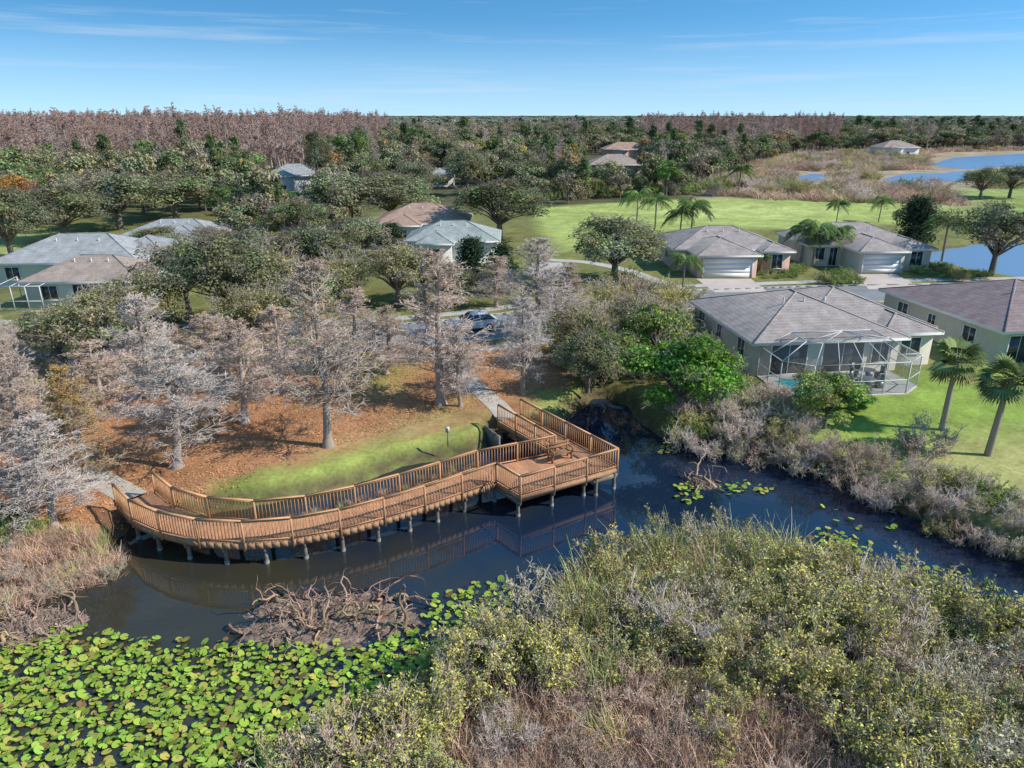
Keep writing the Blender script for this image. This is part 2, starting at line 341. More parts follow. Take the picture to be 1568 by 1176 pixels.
def car(u,v,ang,m):
    p=W(u,v); e=empty('parked_car',(*p,GZ+.01),ang); b=MB()
    pr=[(-2.2,.35),(-2.25,.7),(-2.15,.95),(-1.3,1.0),(1.05,.98),(1.9,.85),(2.2,.65),(2.22,.35)]
    n=len(pr)
    V=[(a,-.9+(.06 if c>.9 else 0),c) for a,c in pr]+[(a,.9-(.06 if c>.9 else 0),c) for a,c in pr]
    b.add(V,[(i,i+1,n+i+1,n+i) for i in range(n-1)]); b.add(V[:n],[tuple(range(n))]); b.add(V[n:],[tuple(range(n))[::-1]])
    b.add([(-1.35,-.66,1.46),(.1,-.66,1.46),(.1,.66,1.46),(-1.35,.66,1.46),(-1.35,-.68,1.42),(.1,-.68,1.42),(.1,.68,1.42),(-1.35,.68,1.42)],[(0,1,2,3),(0,4,5,1),(1,5,6,2),(2,6,7,3),(3,7,4,0)])
    for sx in (-.55,.0): 
        for s in (-1,1): b.beam((sx,s*.845,.98),(sx,s*.685,1.43),.07,.04)
    b.obj('body',[m],e); b=MB()
    b.add([(-1.9,-.82,.97),(.95,-.82,.97),(.95,.82,.97),(-1.9,.82,.97),(-1.35,-.67,1.42),(.1,-.67,1.42),(.1,.67,1.42),(-1.35,.67,1.42)],[(0,1,5,4),(1,2,6,5),(2,3,7,6),(3,0,4,7)]); b.obj('windows',[M_glass],e)
    b=MB()
    for wx_ in (-1.35,1.35):
        for s in (-1,1): b.tubes([(wx_,s*.72,.33)],[(wx_,s*.93,.33)],.33,.33,0,k=16); b.add([(wx_+.33*math.cos(q),s*.93,.33+.33*math.sin(q)) for q in np.linspace(0,6.28,17)[:-1]],[tuple(range(16))]); b.add([(wx_+.19*math.cos(q),s*.935,.33+.19*math.sin(q)) for q in np.linspace(0,6.28,17)[:-1]],[tuple(range(16))],1)
    b.obj('wheels',[M_rub,M_metal],e)
car(722,505,math.atan2(*(W(730,504)-W(600,516))[::-1])+math.pi,M_paint)
# ---------- houses
def hip(b,x0,y0,x1,y1,z,p=.42,ov=.45):
    x0-=ov;y0-=ov;x1+=ov;y1+=ov;w=x1-x0;d=y1-y0
    if w>=d: r=[(x0+d/2,(y0+y1)/2),(x1-d/2,(y0+y1)/2)];hh=d/2*p
    else: r=[((x0+x1)/2,y0+w/2),((x0+x1)/2,y1-w/2)];hh=w/2*p
    V=[(x0,y0,z),(x1,y0,z),(x1,y1,z),(x0,y1,z),(*r[0],z+hh),(*r[1],z+hh)]
    if w>=d: b.add(V,[(0,1,5,4),(2,3,4,5)]); b.add(V,[(1,2,5),(3,0,4)])
    else: b.add(V,[(1,2,5,4),(3,0,4,5)]); b.add(V,[(0,1,4),(2,3,5)])
    E=np.array([(x0,y0),(x1,y0),(x1,y1),(x0,y1)])
    b.add(np.r_[np.c_[E,np.full(4,z-.2)],np.c_[E,np.full(4,z)]],[(i,(i+1)%4,4+(i+1)%4,4+i) for i in range(4)],1)
    b.add(np.c_[E,np.full(4,z-.2)],[(3,2,1,0)],1)
    for i,j in ((4,5),(0,4),(1,5 if w>=d else 4),(2,5),(3,4 if w>=d else 5)):
        b.beam((*V[i][:2],V[i][2]+.012),(*V[j][:2],V[j][2]+.012),.16,.024,0)
def house(name,O,ang,wings,wallm,roofm,wins=(),gar=(),h=2.6,p=.42):
    e=empty(name,(*O,GZ),ang); b=MB();rf=MB()
    for i,(x0,y0,x1,y1) in enumerate(wings):
        b.prism(np.array([(x0,y0),(x1,y0),(x1,y1),(x0,y1)]),-.1,h-.1-i*.01); hip(rf,x0,y0,x1,y1,h+.012*i,p)
    for i in range(3):
        x0,y0,x1,y1=wings[0]; vx=x0+(x1-x0)*(.35+.15*i); vy=y0+(y1-y0)*.35; rf.tubes([(vx,vy,h+.3)],[(vx,vy,h+(y1-y0)*.35*p+.55)],.06,.06,1,k=6)
    b.obj('walls',[wallm],e); rf.obj('roof',[roofm,M_white],e)
    g=MB();fr=MB()
    def opening(x,y,fc,w,z0,z1,gm,mull=1):
        dx,dy={'f':(0,-1),'l':(-1,0),'r':(1,0),'b':(0,1)}[fc]; hx=fc in 'fb'
        c=np.array([x,y]); sz=lambda a,t,zz:(a,t,zz) if hx else (t,a,zz)
        gm.box((c[0]+dx*.01,c[1]+dy*.01,(z0+z1)/2),sz(w,.04,z1-z0))
        for s in (-1,1):
            fr.box((c[0]+dx*.03+(s*(w/2+.04) if hx else 0),c[1]+dy*.03+(0 if hx else s*(w/2+.04)),(z0+z1)/2),sz(.08,.08,z1-z0+.16))
            fr.box((c[0]+dx*.028,c[1]+dy*.028,(z1+.04) if s>0 else (z0-.04)),sz(w,.07,.08))
        for k in range(mull):
            o=-w/2+w*(k+1)/(mull+1); fr.box((c[0]+dx*.026+(o if hx else 0),c[1]+dy*.026+(0 if hx else o),(z0+z1)/2),sz(.05,.04,z1-z0))
    for a in wins: opening(*a,g)
    if wins: g.obj('windows',[M_glass],e)
    if gar:
        gd=MB()
        for (gx,gy,w) in gar:
            for k in range(4): gd.box((gx,gy-.02,.28+.54*k),(w,.06,.52))
            for k in (-1,1): fr.box((gx+k*(w/2+.08),gy-.04,1.1),(.14,.1,2.3))
        gd.obj('garage_door',[M_white],e)
    if fr.n: fr.obj('window_frames',[M_white],e)
    return e
wall_cream=mat('stucco_cream',(.60,.56,.48),.9,1.5,.06,ns2=20); wall_pink=mat('stucco_pink',(.6,.42,.35),.9,1.5,.06); wall_green=mat('stucco_green',(.60,.64,.55),.9,1.5,.05); wall_w=mat('stucco_white',(.68,.68,.66),.9,1.5,.05)
rf_tan=roofmat('shingle_taupe',(.36,.31,.285)); rf_mauve=roofmat('shingle_mauve',(.27,.205,.20)); rf_grey=roofmat('shingle_grey',(.36,.365,.36)); rf_br=roofmat('shingle_brown',(.38,.30,.25)); rf_terra=roofmat('shingle_terracotta',(.42,.28,.21)); rf_gg=roofmat('shingle_grey_green',(.34,.37,.35))
O=W(1158,576); A=math.atan2(*(W(1430,564)-O)[::-1])
house('stucco_house',O,A,[(-.3,0,10.4,11.6),(4.2,2.2,14.0,12.6),(9.8,.9,13.6,6)],wall_cream,rf_tan,
  [(-.3,2.2,'l',1.1,.9,2.1),(-.3,6.2,'l',.8,1.0,2.0),(-.3,9.8,'l',1.2,.9,2.1),(2.2,0,'f',2.6,.1,2.2),(6.2,0,'f',3,.1,2.2),(9.0,0,'f',1.2,.7,2.1),(11.9,.9,'f',1.5,.9,2.1)],p=.36,h=2.55)
def loc(O,A,x_,y_): return np.array([O[0]+x_*math.cos(A)-y_*math.sin(A),O[1]+x_*math.sin(A)+y_*math.cos(A)])
e=empty('pool_enclosure',(*loc(O,A,.0,-.05),GZ),A); b=MB();s_=MB()
w,d,h1,h2=9.8,4.4,2.2,3.2
f_=[(0,0),(w,0),(w,-3.2),(w-1.6,-d),(1.6,-d),(0,-3.2)]
top=[(2.0,-.3),(w-2.0,-.3),(w-2.0,-2.3),(w-2.8,-2.9),(2.8,-2.9),(2.0,-2.3)]
for i in range(6):
    p,q=f_[i],f_[(i+1)%6]; a,c=top[i],top[(i+1)%6]
    b.beam((*p,0),(*p,h1),.06,.06); b.beam((*p,h1),(*a,h2),.05,.05)
    if i>0:
        for z in (.05,1.0,h1): b.beam((*p,z),(*q,z),.045,.045)
        n=max(1,round(math.dist(p,q)/1.6))
        for k in range(1,n): 
            t=k/n; m_=(p[0]+(q[0]-p[0])*t,p[1]+(q[1]-p[1])*t); mt=(a[0]+(c[0]-a[0])*t,a[1]+(c[1]-a[1])*t); b.beam((*m_,0),(*m_,h1),.045,.045); b.beam((*m_,h1),(*mt,h2),.045,.045)
        s_.add([(*p,0),(*q,0),(*q,h1),(*p,h1)],[(0,1,2,3)])
    b.beam((*a,h2),(*c,h2),.05,.05); s_.add([(*p,h1),(*q,h1),(*c,h2),(*a,h2)],[(0,1,2,3)])
ctr=(w/2,-1.5,h2+.35)
for a in top: b.beam((*a,h2),ctr,.045,.045)
for i in range(6): s_.add([(*top[i],h2),(*top[(i+1)%6],h2),ctr],[(0,1,2)])
b.obj('frame',[M_alum],e); s_.obj('screen_panels',[M_screen],e)
b=MB(); b.prism(np.array([(0,0),(0,-3.3),(1.5,-d-.1),(w-1.5,-d-.1),(w,-3.3),(w,0)]),-.05,.06); b.obj('patio_slab',[M_conc],e)
b=MB(); b.prism(np.array([(.7+.0,-1.2),(1.2,-3.4),(3.8,-3.6),(5.2,-2.6),(4.2,-1.1),(2.,-.9)]),.0,.075); b.obj('swimming_pool_water',[mat('pool_water',(.06,.42,.48),.05,3,.1,spec=.6)],e)
b=MB()
for (tx,ty) in ((7.2,-1.6),(6.2,-3.2)):
    b.tubes([(tx,ty,.06)],[(tx,ty,.7)],.05,.05,0,k=8); b.tubes([(tx,ty,.7)],[(tx,ty,.74)],.55,.55,0,k=16); b.tubes([(tx,ty,.741)],[(tx,ty,.742)],.55,.001,0,k=16)
    for q in range(3):
        a=q*2.1; b.box((tx+.9*math.cos(a),ty+.9*math.sin(a),.3),(.45,.45,.4),a); b.box((tx+1.1*math.cos(a),ty+1.1*math.sin(a),.7),(.06,.45,.5),a)
b.obj('patio_furniture',[M_metal],e)
O=W(1525,560); bk=W(1352,490); A=math.atan2(*(bk-O)[::-1])-math.pi/2
house('stucco_house',O,A,[(0,0,13,13),(3,-2.2,12,4)],wall_cream,rf_mauve,[(0,3,'l',1.2,.9,2.1),(0,7,'l',.8,1.1,2.0),(0,10.5,'l',1.2,.9,2.1),(1.5,0,'f',1.8,.1,2.2),(7,-2.2,'f',3,.1,2.2)],h=2.7,p=.30)
O=W(1068,426)
house('stucco_house',O,.04,[(-1.6,4,11.3,14),(0,0,6.6,8),(8.2,2.2,11.2,8)],wall_pink,rf_tan,[(9.7,2.2,'f',1.2,.6,2.2),(7.4,4,'f',.9,.1,2.1),(-.9,4,'f',.9,.9,2.1),(-1.6,8,'l',1.2,.9,2.1)],[(3.3,0,5.4)],h=2.6,p=.36)
O=W(1313,419)
house('stucco_house',O,.04,[(-4.,4.5,9.5,14),(0,0,5.2,8),(5.9,1.5,9.2,8)],wall_cream,rf_tan,[(7.5,1.5,'f',1.4,.6,2.2),(-2.8,4.5,'f',1.4,.8,2.2),(-1,4.5,'f',.9,.1,2.2)],[(2.6,0,4.3)],h=2.6,p=.38)
O=W(45,472)
house('bungalow',O,.06,[(0,0,10.5,7.4)],wall_green,rf_br,[(2.2,0,'f',1.4,.8,2.1),(5.5,0,'f',2.2,.1,2.2)])
O=W(-5,440)
house('bungalow',O,.06,[(0,0,15,10),(10,3,17,11)],wall_green,rf_grey,[(2,0,'f',1.4,.8,2.1)])
O=W(190,392)
house('bungalow',O,.06,[(0,0,12,8),(5,-3,11,4)],wall_cream,rf_grey,[(2,0,'f',1.4,.8,2.1)],p=.36)
def far(u,v,w,d,wm,rm,h=2.8,ang=0.):
    house('distant_house',W(u,v),ang,[(0,0,w,d),(w*.15,-2,w*.5,d*.6)],wm,rm,[(w*.7,0,'f',1.6,.8,2.1),(w*.3,-2,'f',1.8,.8,2.1)],h=h)
far(575,372,13,10,wall_cream,rf_terra); far(625,403,11,8,wall_w,rf_gg); far(408,298,13,10,wall_w,rf_grey,4.2,.2); far(652,286,7,7,wall_cream,rf_grey)
far(432,352,7,7,wall_cream,rf_br); far(902,278,15,11,wall_pink,rf_br,4.5); far(925,256,16,10,wall_pink,rf_terra,6); far(1350,240,16,12,wall_w,rf_br,4); far(1320,218,22,16,wall_cream,rf_terra,5)
e=empty('screened_porch',(*W(2,478),GZ),.06); b=MB();s_=MB()
for xx in (0,1.3,2.6,3.9):
    b.beam((xx,0,0),(xx,0,2.4),.08,.08); b.beam((xx,3.5,0),(xx,3.5,2.6),.08,.08); b.beam((xx,0,2.4),(xx,3.5,2.6),.06,.06)
for z in (.05,1.,2.4): b.beam((0,0,z),(3.9,0,z),.07,.07)
s_.add([(0,0,0),(3.9,0,0),(3.9,0,2.4),(0,0,2.4)],[(0,1,2,3)]); b.obj('frame',[M_alum],e); s_.obj('screen_panels',[M_screen],e)
def quad(name,px,m,z=GZ+.016): return sheet(name,WP(px),z,m)
quad('driveway',[(1066,427),(1150,427),(1175,447),(1095,448)],M_conc2); quad('driveway',[(1312,420),(1372,420),(1410,441),(1330,443)],M_conc2)
quad('driveway',[(820,402),(860,402),(870,420),(800,420)],M_conc)

# ---------- vegetation prototypes
def vary(c,N,a=.18): return np.clip(np.array(c)*R.uniform(1-a,1+a,(N,1))*R.uniform(1-a*.4,1+a*.4,(N,3)),0,1)
def branching(P,D,L,r,levels):
    segs=[(P,P+D*L[:,None],r,r*.45)]
    for n,spread,lf,rf,up,tm in levels:
        P=np.repeat(P,n,0);D=np.repeat(D,n,0);L=np.repeat(L,n);r=np.repeat(r,n); N=len(P)
        t=R.uniform(tm,1,N)[:,None]; P=P+D*L[:,None]*t; D=norm(D+R.normal(size=(N,3))*spread+np.array([0,0,up])); L=L*lf*R.uniform(.6,1.25,N); r=r*rf
        segs.append((P,P+D*L[:,None],r,r*.5))
    return segs
def cypress(h=12,rad=2.2,tc=(.42,.34,.31),leafc=None,nl=0,nb=120,rmin=.013,bark=(.38,.32,.28),lv=(8,4,2)):
    b=MB(); z=np.array([0,.06,.3,.6,.85,1.])*h; px=np.cumsum(R.normal(size=(6,2))*.09,0); px[0]=px[1]=0; p=np.c_[px,z]
    rr=np.array([.32,.2,.16,.11,.055,.015])*h/12
    b.tubes(p[:-1],p[1:],rr[:-1],rr[1:],0,np.tile(bark,(5,1)),k=8)
    zz=h*(.16+.83*R.uniform(0,1,nb)**.85); a=R.uniform(0,6.28,nb); f=zz/h
    L=rad*np.clip((1-f),0,1)**.6*R.uniform(.5,1.2,nb)*np.clip(.55+f*1.5,0,1)+.25
    P=np.c_[np.interp(zz,z,p[:,0]),np.interp(zz,z,p[:,1]),zz]; D=norm(np.c_[np.cos(a),np.sin(a),.3+.6*f])
    sg=branching(P,D,L,np.full(nb,.03),[(lv[0],.6,.42,.6,.12,.2),(lv[1],.75,.5,.75,.05,.2),(lv[2],.8,.65,.9,0,.3)])
    for i,(p0,p1,r0,r1) in enumerate(sg):
        b.tubes(p0,p1,np.maximum(r0,rmin),np.maximum(r1,rmin*.6),0,vary(tc if i>0 else np.array(tc)*.75,len(p0),.2))
    if nl:
        e=sg[-1][1]; s=R.integers(0,len(e),nl); w=e[s]; wgt=R.uniform(0,1,nl)<np.clip(wob(w[:,0]*1.2,w[:,2]*.8)+.6,0.1,1); w=w[wgt]
        b.leaves(w+R.normal(size=w.shape)*.06,.07,None,1,vary(leafc,len(w),.3),.45)
    return b
def oak(h=8,rad=4.2,c=(.085,.105,.042),nlobe=34,nleaf=190,ls=.17,bark=(.2,.17,.15),trunk=.28,squash=.42,bare=0):
    b=MB(); cz=h*(1-squash*.95); N=nlobe; d=norm(R.normal(size=(N,3))); d[:,2]=np.where(d[:,2]<-.35,-d[:,2],d[:,2])
    rr=R.uniform(.45,.9,N)[:,None]; lc=d*np.array([rad,rad,h*squash])*rr; lc[:,2]+=cz; lr=R.uniform(.17,.34,N)*rad
    b.tubes([(0,0,0)],[(0,0,h*.3)],trunk,trunk*.75,0,np.array([bark]),k=8)
    mid=lc*np.array([.35,.35,1]); mid[:,2]=h*.3+(lc[:,2]-h*.3)*.5
    b.tubes(np.tile((0,0,h*.28),(N,1)),mid,trunk*.45,trunk*.28,0,vary(bark,N)); b.tubes(mid,lc,trunk*.28,trunk*.1,0,vary(bark,N))
    tw=branching(lc,norm(d),lr,np.full(N,.03),[(6,.9,.7,.6,.1,.1),(4,.8,.6,.7,0,.3)])
    for i,(p0,p1,r0,r1) in enumerate(tw[1:]): b.tubes(p0,p1,np.maximum(r0,.016),.01,0,vary(np.array(bark)*(2.2 if bare else 1.2),len(p0)))
    if nleaf:
        n=N*nleaf; k=np.repeat(np.arange(N),nleaf); o=norm(R.normal(size=(n,3))); o[:,2]=np.where(R.uniform(size=n)<.3,np.abs(o[:,2]),o[:,2])
        rad_=R.uniform(.45,1.08,n)**.6; noise_=1+.32*wob(o[:,0]*4+k,o[:,1]*4+o[:,2]*3)
        pts=lc[k]+o*np.array([1,1,.8])*(lr[k]*rad_*noise_)[:,None]
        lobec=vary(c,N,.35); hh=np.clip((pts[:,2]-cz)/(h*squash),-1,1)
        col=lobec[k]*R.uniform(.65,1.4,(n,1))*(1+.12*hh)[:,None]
        b.leaves(pts,ls,pts-np.array([0,0,cz*.8]),1,col,.55)
    return b
def pine(h=14,c=(.06,.085,.035),ls=.3,n=26,nl=45,rad=2.4,base=.4):
    b=MB(); b.tubes([(0,0,0)],[(0,0,h)],.22,.04,0,np.array([(.2,.15,.12)]),k=6)
    z=h*R.uniform(base,1.,n); a=R.uniform(0,6.28,n); L=rad*(1.15-z/h)**.6*R.uniform(.6,1.1,n)
    e=np.c_[np.cos(a)*L,np.sin(a)*L,z+.25*L]; b.tubes(np.c_[0*z,0*z,z],e,.05,.02,0,np.tile((.16,.12,.1),(n,1)))
    k=np.repeat(np.arange(n),nl); t=R.uniform(.35,1.05,len(k))[:,None]; P=np.c_[0*z,0*z,z][k]*(1-t)+e[k]*t+R.normal(size=(len(k),3))*.35
    b.leaves(P,ls,None,1,vary(c,n,.3)[k]*R.uniform(.7,1.3,(len(k),1)),.4); return b
def shrub(h=2,rad=1.2,c=(.17,.18,.055),nl=2200,ls=.045,twc=(.26,.22,.17),ns=16,lv=(5,4,3),spread=.55,rt=.010,up=.25):
    b=MB(); a=R.uniform(0,6.28,ns); s=R.uniform(0,1,ns)**.6; D=norm(np.c_[np.cos(a)*s*rad/h*1.3,np.sin(a)*s*rad/h*1.3,np.ones(ns)])
    P=np.c_[np.cos(a)*s*rad*.45,np.sin(a)*s*rad*.45,0*a-.1]
    sg=branching(P,D,h*R.uniform(.38,.62,ns),np.full(ns,.02*h/2),[(lv[0],spread*.8,.5,.6,up,.3),(lv[1],spread,.55,.65,up,.3),(lv[2],spread*1.2,.6,.8,up*.6,.3)])
    for p0,p1,r0,r1 in sg: b.tubes(p0,p1,np.maximum(r0,rt),rt*.5,0,vary(twc,len(p0),.25))
    if nl:
        e0,e1=sg[-1][0],sg[-1][1]; k=R.integers(0,len(e0),nl); t=R.uniform(0,1.1,nl)[:,None]; P=e0[k]*(1-t)+e1[k]*t+R.normal(size=(nl,3))*.045*h/2
        col=np.array(c)*(1+.3*wob(P[:,0]*3,P[:,1]*3+P[:,2]*2))[:,None]*R.uniform(.7,1.3,(nl,1)); b.leaves(P,ls,None,1,col,.5,.8)
    return b
def reeds(n=70,rad=.5,h=1.7,c=(.22,.2,.08),w=.017,lean=.25,K=4,dead=.3):
    b=MB(); a=R.uniform(0,6.28,n); s=R.uniform(0,1,n)**.5*rad; P=np.c_[np.cos(a)*s,np.sin(a)*s,0*a-.1]
    L=h*R.uniform(.55,1.1,n); D=np.c_[R.normal(size=(n,2))*lean,np.ones(n)]; D=norm(D); bend=R.uniform(.0,.55,n)[:,None]*norm(np.c_[R.normal(size=(n,2)),0*a])
    sd=norm(np.cross(D,R.normal(size=(n,3)))); V=np.zeros((n,2*(K+1),3))
    for i in range(K+1):
        t=i/K; c_=P+D*(L*t)[:,None]+bend*(L*t**2.2)[:,None]*.8-np.array([0,0,1])*(np.linalg.norm(bend,axis=1)*L*t**3*.45)[:,None]
        ww=w*(1-t*.8); V[:,2*i]=c_-sd*ww; V[:,2*i+1]=c_+sd*ww
    bb=(np.arange(n)*2*(K+1))[:,None]; Fc=np.concatenate([bb+np.array([[2*i,2*i+1,2*i+3,2*i+2]]) for i in range(K)])
    col=vary(c,n,.25); dd=R.uniform(size=n)<dead; col[dd]=vary((.57,.40,.295),dd.sum(),.28)
    b.add(V,Fc,1,np.repeat(col,2*(K+1),0)); return b
def palm(h=5,kind='fan',nf=34,L=1.5,c=(.10,.13,.045),tr=.16):
    b=MB(); z=np.linspace(0,h,6); p=np.c_[np.sin(z*.3)*.1,0*z,z]; b.tubes(p[:-1],p[1:],np.linspace(tr*1.15,tr*.85,5),np.linspace(tr*1.1,tr*.8,5),0,np.tile((.33,.28,.24),(5,1)),k=10)
    tp=p[-1]
    if kind=='fan':
        q=R.normal(size=(60,3))*.12+tp-(0,0,.2); b.tubes(q,q+R.normal(size=(60,3))*.2,.03,.02,0,vary((.3,.22,.16),60))
    for i in range(nf):
        a=R.uniform(0,6.28); el=math.asin(R.uniform(-.75,.95)) if kind=='fan' else R.uniform(-.1,1.25); ca,sa=math.cos(a),math.sin(a)
        cc=np.array(c)*R.uniform(.7,1.35) if el>-.45 else np.array((.28,.22,.12))
        if kind=='fan':
            D=np.array([ca*math.cos(el),sa*math.cos(el),math.sin(el)]); e=tp+D*L*.5; b.tubes([tp],[e],.02,.015,0,np.array([cc]))
            sd=norm(np.cross(D,(0,0,1.))); up=np.cross(sd,D); m=18; an=np.linspace(-1.7,1.7,m)
            dv=D*np.cos(an)[:,None]+sd*np.sin(an)[:,None]+up*.05; tipv=e+dv*L*.62*R.uniform(.85,1.1,(m,1))-np.array([0,0,1])*(.22*L*R.uniform(.3,1,(m,1)))
            pr=np.cross(dv,up)*.035*L; md=e+dv*L*.32
            b.add(np.stack([np.tile(e,(m,1)),md+pr,tipv,md-pr],1),np.arange(4*m).reshape(m,4),1,np.tile(cc,(4*m,1))*1.)
        else:
            t=np.linspace(0,1,11)[:,None]; dh=np.array([ca,sa,0]); rp=tp+dh*L*t*math.cos(el*.7)+np.array([0,0,1])*L*(t*math.sin(el)*1.0-.75*t**2.2)
            b.tubes(rp[:-1],rp[1:],.025,.02,0,np.tile(cc,(10,1))); sd=np.array([-sa,ca,0])
            t3=np.linspace(.12,1,34); bp=np.c_[[np.interp(t3,t[:,0],rp[:,k]) for k in range(3)]].T
            for s in (-1,1):
                ll=(L*.28*np.sin(np.clip(t3*2.6+.3,0,3.0)))[:,None]; tip=bp+(sd*s*.8+dh*.35)*ll-np.array([0,0,1])*ll*R.uniform(.4,.9,(34,1))
                md=(bp+tip)/2+np.array([0,0,.04]); pr=dh*.035
                b.add(np.stack([bp,md+pr,tip,md-pr],1),np.arange(4*34).reshape(34,4),1,np.tile(cc,(4*34,1)))
    return b
MT=[M_bark,M_leaf]; MTD=[M_bark,M_leafd]
def proto(n,b,mt=MT): 
    me=b.mesh(n,mt); co=np.concatenate(b.V); me['hh']=float(np.percentile(co[:,2],99.7)); me['rr']=float(np.percentile(np.abs(co[:,:2]),98)); return me
cyA=[proto('cypress_mesh',cypress(12,2.3,(.66,.57,.51))),proto('cypress_mesh',cypress(12,2.5,(.62,.52,.45),(.54,.31,.13),2600,nb=105)),proto('cypress_mesh',cypress(12,2.2,(.58,.47,.40),(.50,.30,.15),1600,nb=100)),proto('cypress_mesh',cypress(12,2.6,(.70,.62,.56),nb=95)),proto('cypress_mesh',cypress(12,2.3,(.54,.42,.29),(.58,.36,.09),9000))]
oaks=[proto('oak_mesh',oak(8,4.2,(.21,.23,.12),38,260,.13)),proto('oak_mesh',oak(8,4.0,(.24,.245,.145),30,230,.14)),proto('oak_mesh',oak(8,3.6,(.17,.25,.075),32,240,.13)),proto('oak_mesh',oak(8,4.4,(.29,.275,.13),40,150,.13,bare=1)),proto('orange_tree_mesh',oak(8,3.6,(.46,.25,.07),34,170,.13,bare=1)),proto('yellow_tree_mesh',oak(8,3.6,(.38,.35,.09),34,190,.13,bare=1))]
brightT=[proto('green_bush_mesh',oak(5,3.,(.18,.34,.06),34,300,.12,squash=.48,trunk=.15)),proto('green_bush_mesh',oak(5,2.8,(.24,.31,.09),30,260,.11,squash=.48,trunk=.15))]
conif=[proto('conifer_mesh',pine(7,(.055,.085,.05),.16,60,90,1.7,.12)),proto('conifer_mesh',pine(7,(.065,.10,.05),.16,60,90,1.9,.12))]
def place(name,me,u,vb,vt,hw=None,z=GZ):
    p=W(u,vb,z); h=hgt(u,vb,vt,z); s=h/me['hh']; sx=s
    if hw:
        d=p[1]*cT+(H-z)*sT; sx=hw/F*d/me['rr']
    o=bpy.data.objects.new(name,me); sc.collection.objects.link(o); o.location=(*p,z-.05); o.scale=(sx,sx,s); o.rotation_euler=(0,0,R.uniform(0,6.28)); return o
for (u,vb,vt,hw,k) in [(503,683,398,66,1),(272,715,525,76,3),(375,648,490,48,2),(675,618,385,62,2),(705,622,500,30,0),(800,602,455,40,3),(822,520,365,52,0),(82,806,640,62,0),(50,740,530,55,2),(132,752,560,45,4),(590,572,468,44,2),(15,690,500,50,1),(155,640,520,50,2),(430,600,470,52,1),(-30,800,600,56,0),(330,590,480,48,2),(230,610,450,54,0),(760,470,390,35,1),(545,560,440,42,1),(865,500,400,34,2)]:
    place('bald_cypress_tree',cyA[k],u,vb,vt,hw)
for (u,vb,vt,hw,k) in [(940,432,328,72,0),(765,368,272,68,0),(1517,422,308,66,1),(600,345,262,66,0),(525,350,258,55,1),(425,350,285,45,2),(368,345,283,42,2),(100,372,280,66,0),(20,400,285,60,0),(185,352,262,70,1),(270,335,262,60,0),(290,480,362,62,1),(350,505,352,72,0),(425,495,365,66,3),(550,450,378,48,0),(610,470,365,62,3),(175,570,428,78,3),(95,560,470,55,1),(235,520,405,62,3),(495,440,340,50,1),(650,460,395,40,1),(1500,305,255,28,0),(1545,303,252,34,1),(1395,372,300,28,1),(880,560,460,50,3),(975,540,445,58,3),(900,600,505,48,0),(460,380,300,45,0),(40,330,250,60,2),(330,420,345,50,0),
   (385,430,345,50,1),(300,440,360,48,3),(455,430,350,42,0),(520,470,385,48,3),(480,520,410,50,1),(390,540,430,55,3),(690,470,400,38,0),(560,400,330,40,1),(250,395,345,42,0),(30,300,240,40,4),(65,300,238,40,2),(140,300,240,45,5),(20,345,262,44,4),(730,262,212,34,5),(715,300,225,30,0),(865,300,232,24,4),(815,300,240,36,0),(560,300,235,40,0),(640,310,245,40,1),(490,300,195,22,0),(545,285,195,30,2)]:
    place('autumn_tree' if k>3 else 'oak_tree',oaks[k],u,vb,vt,hw)
for (u,vb,vt,hw,k) in [(722,440,362,26,0),(768,450,372,26,1),(1397,385,300,26,0),(600,380,340,20,1)]:
    place('conifer_tree',conif[k],u,vb,vt,hw)
for (u,vb,vt,hw,k) in [(1040,642,508,84,0),(1085,606,522,46,0),(1262,656,570,52,1),(1300,625,592,34,0),(920,585,500,45,1),(1000,560,465,50,1)]:
    place('green_bush',brightT[k],u,vb,vt,hw)
fan=[proto('sabal_palm_mesh',palm(4.3,'fan',50,1.5,(.22,.27,.11))) for _ in range(2)]; qp=[proto('queen_palm_mesh',palm(4.2,'q',22,2.5,(.19,.27,.10),.11)) for _ in range(2)]
for u,vb,vt in [(1442,658,520),(1512,697,545)]: place('sabal_palm_tree',fan[0 if u<1500 else 1],u,vb,vt,None)
for i,(u,vb,vt) in enumerate([(975,345,288),(1003,352,295),(1040,372,315),(1058,372,302),(1045,448,386),(1165,420,388),(1245,408,336),(1275,405,342),(1225,405,345),(1280,345,305),(1345,340,300),(1442,400,325),(880,300,245),(1130,300,250)]): place('queen_palm_tree',qp[i%2],u,vb,vt,None)
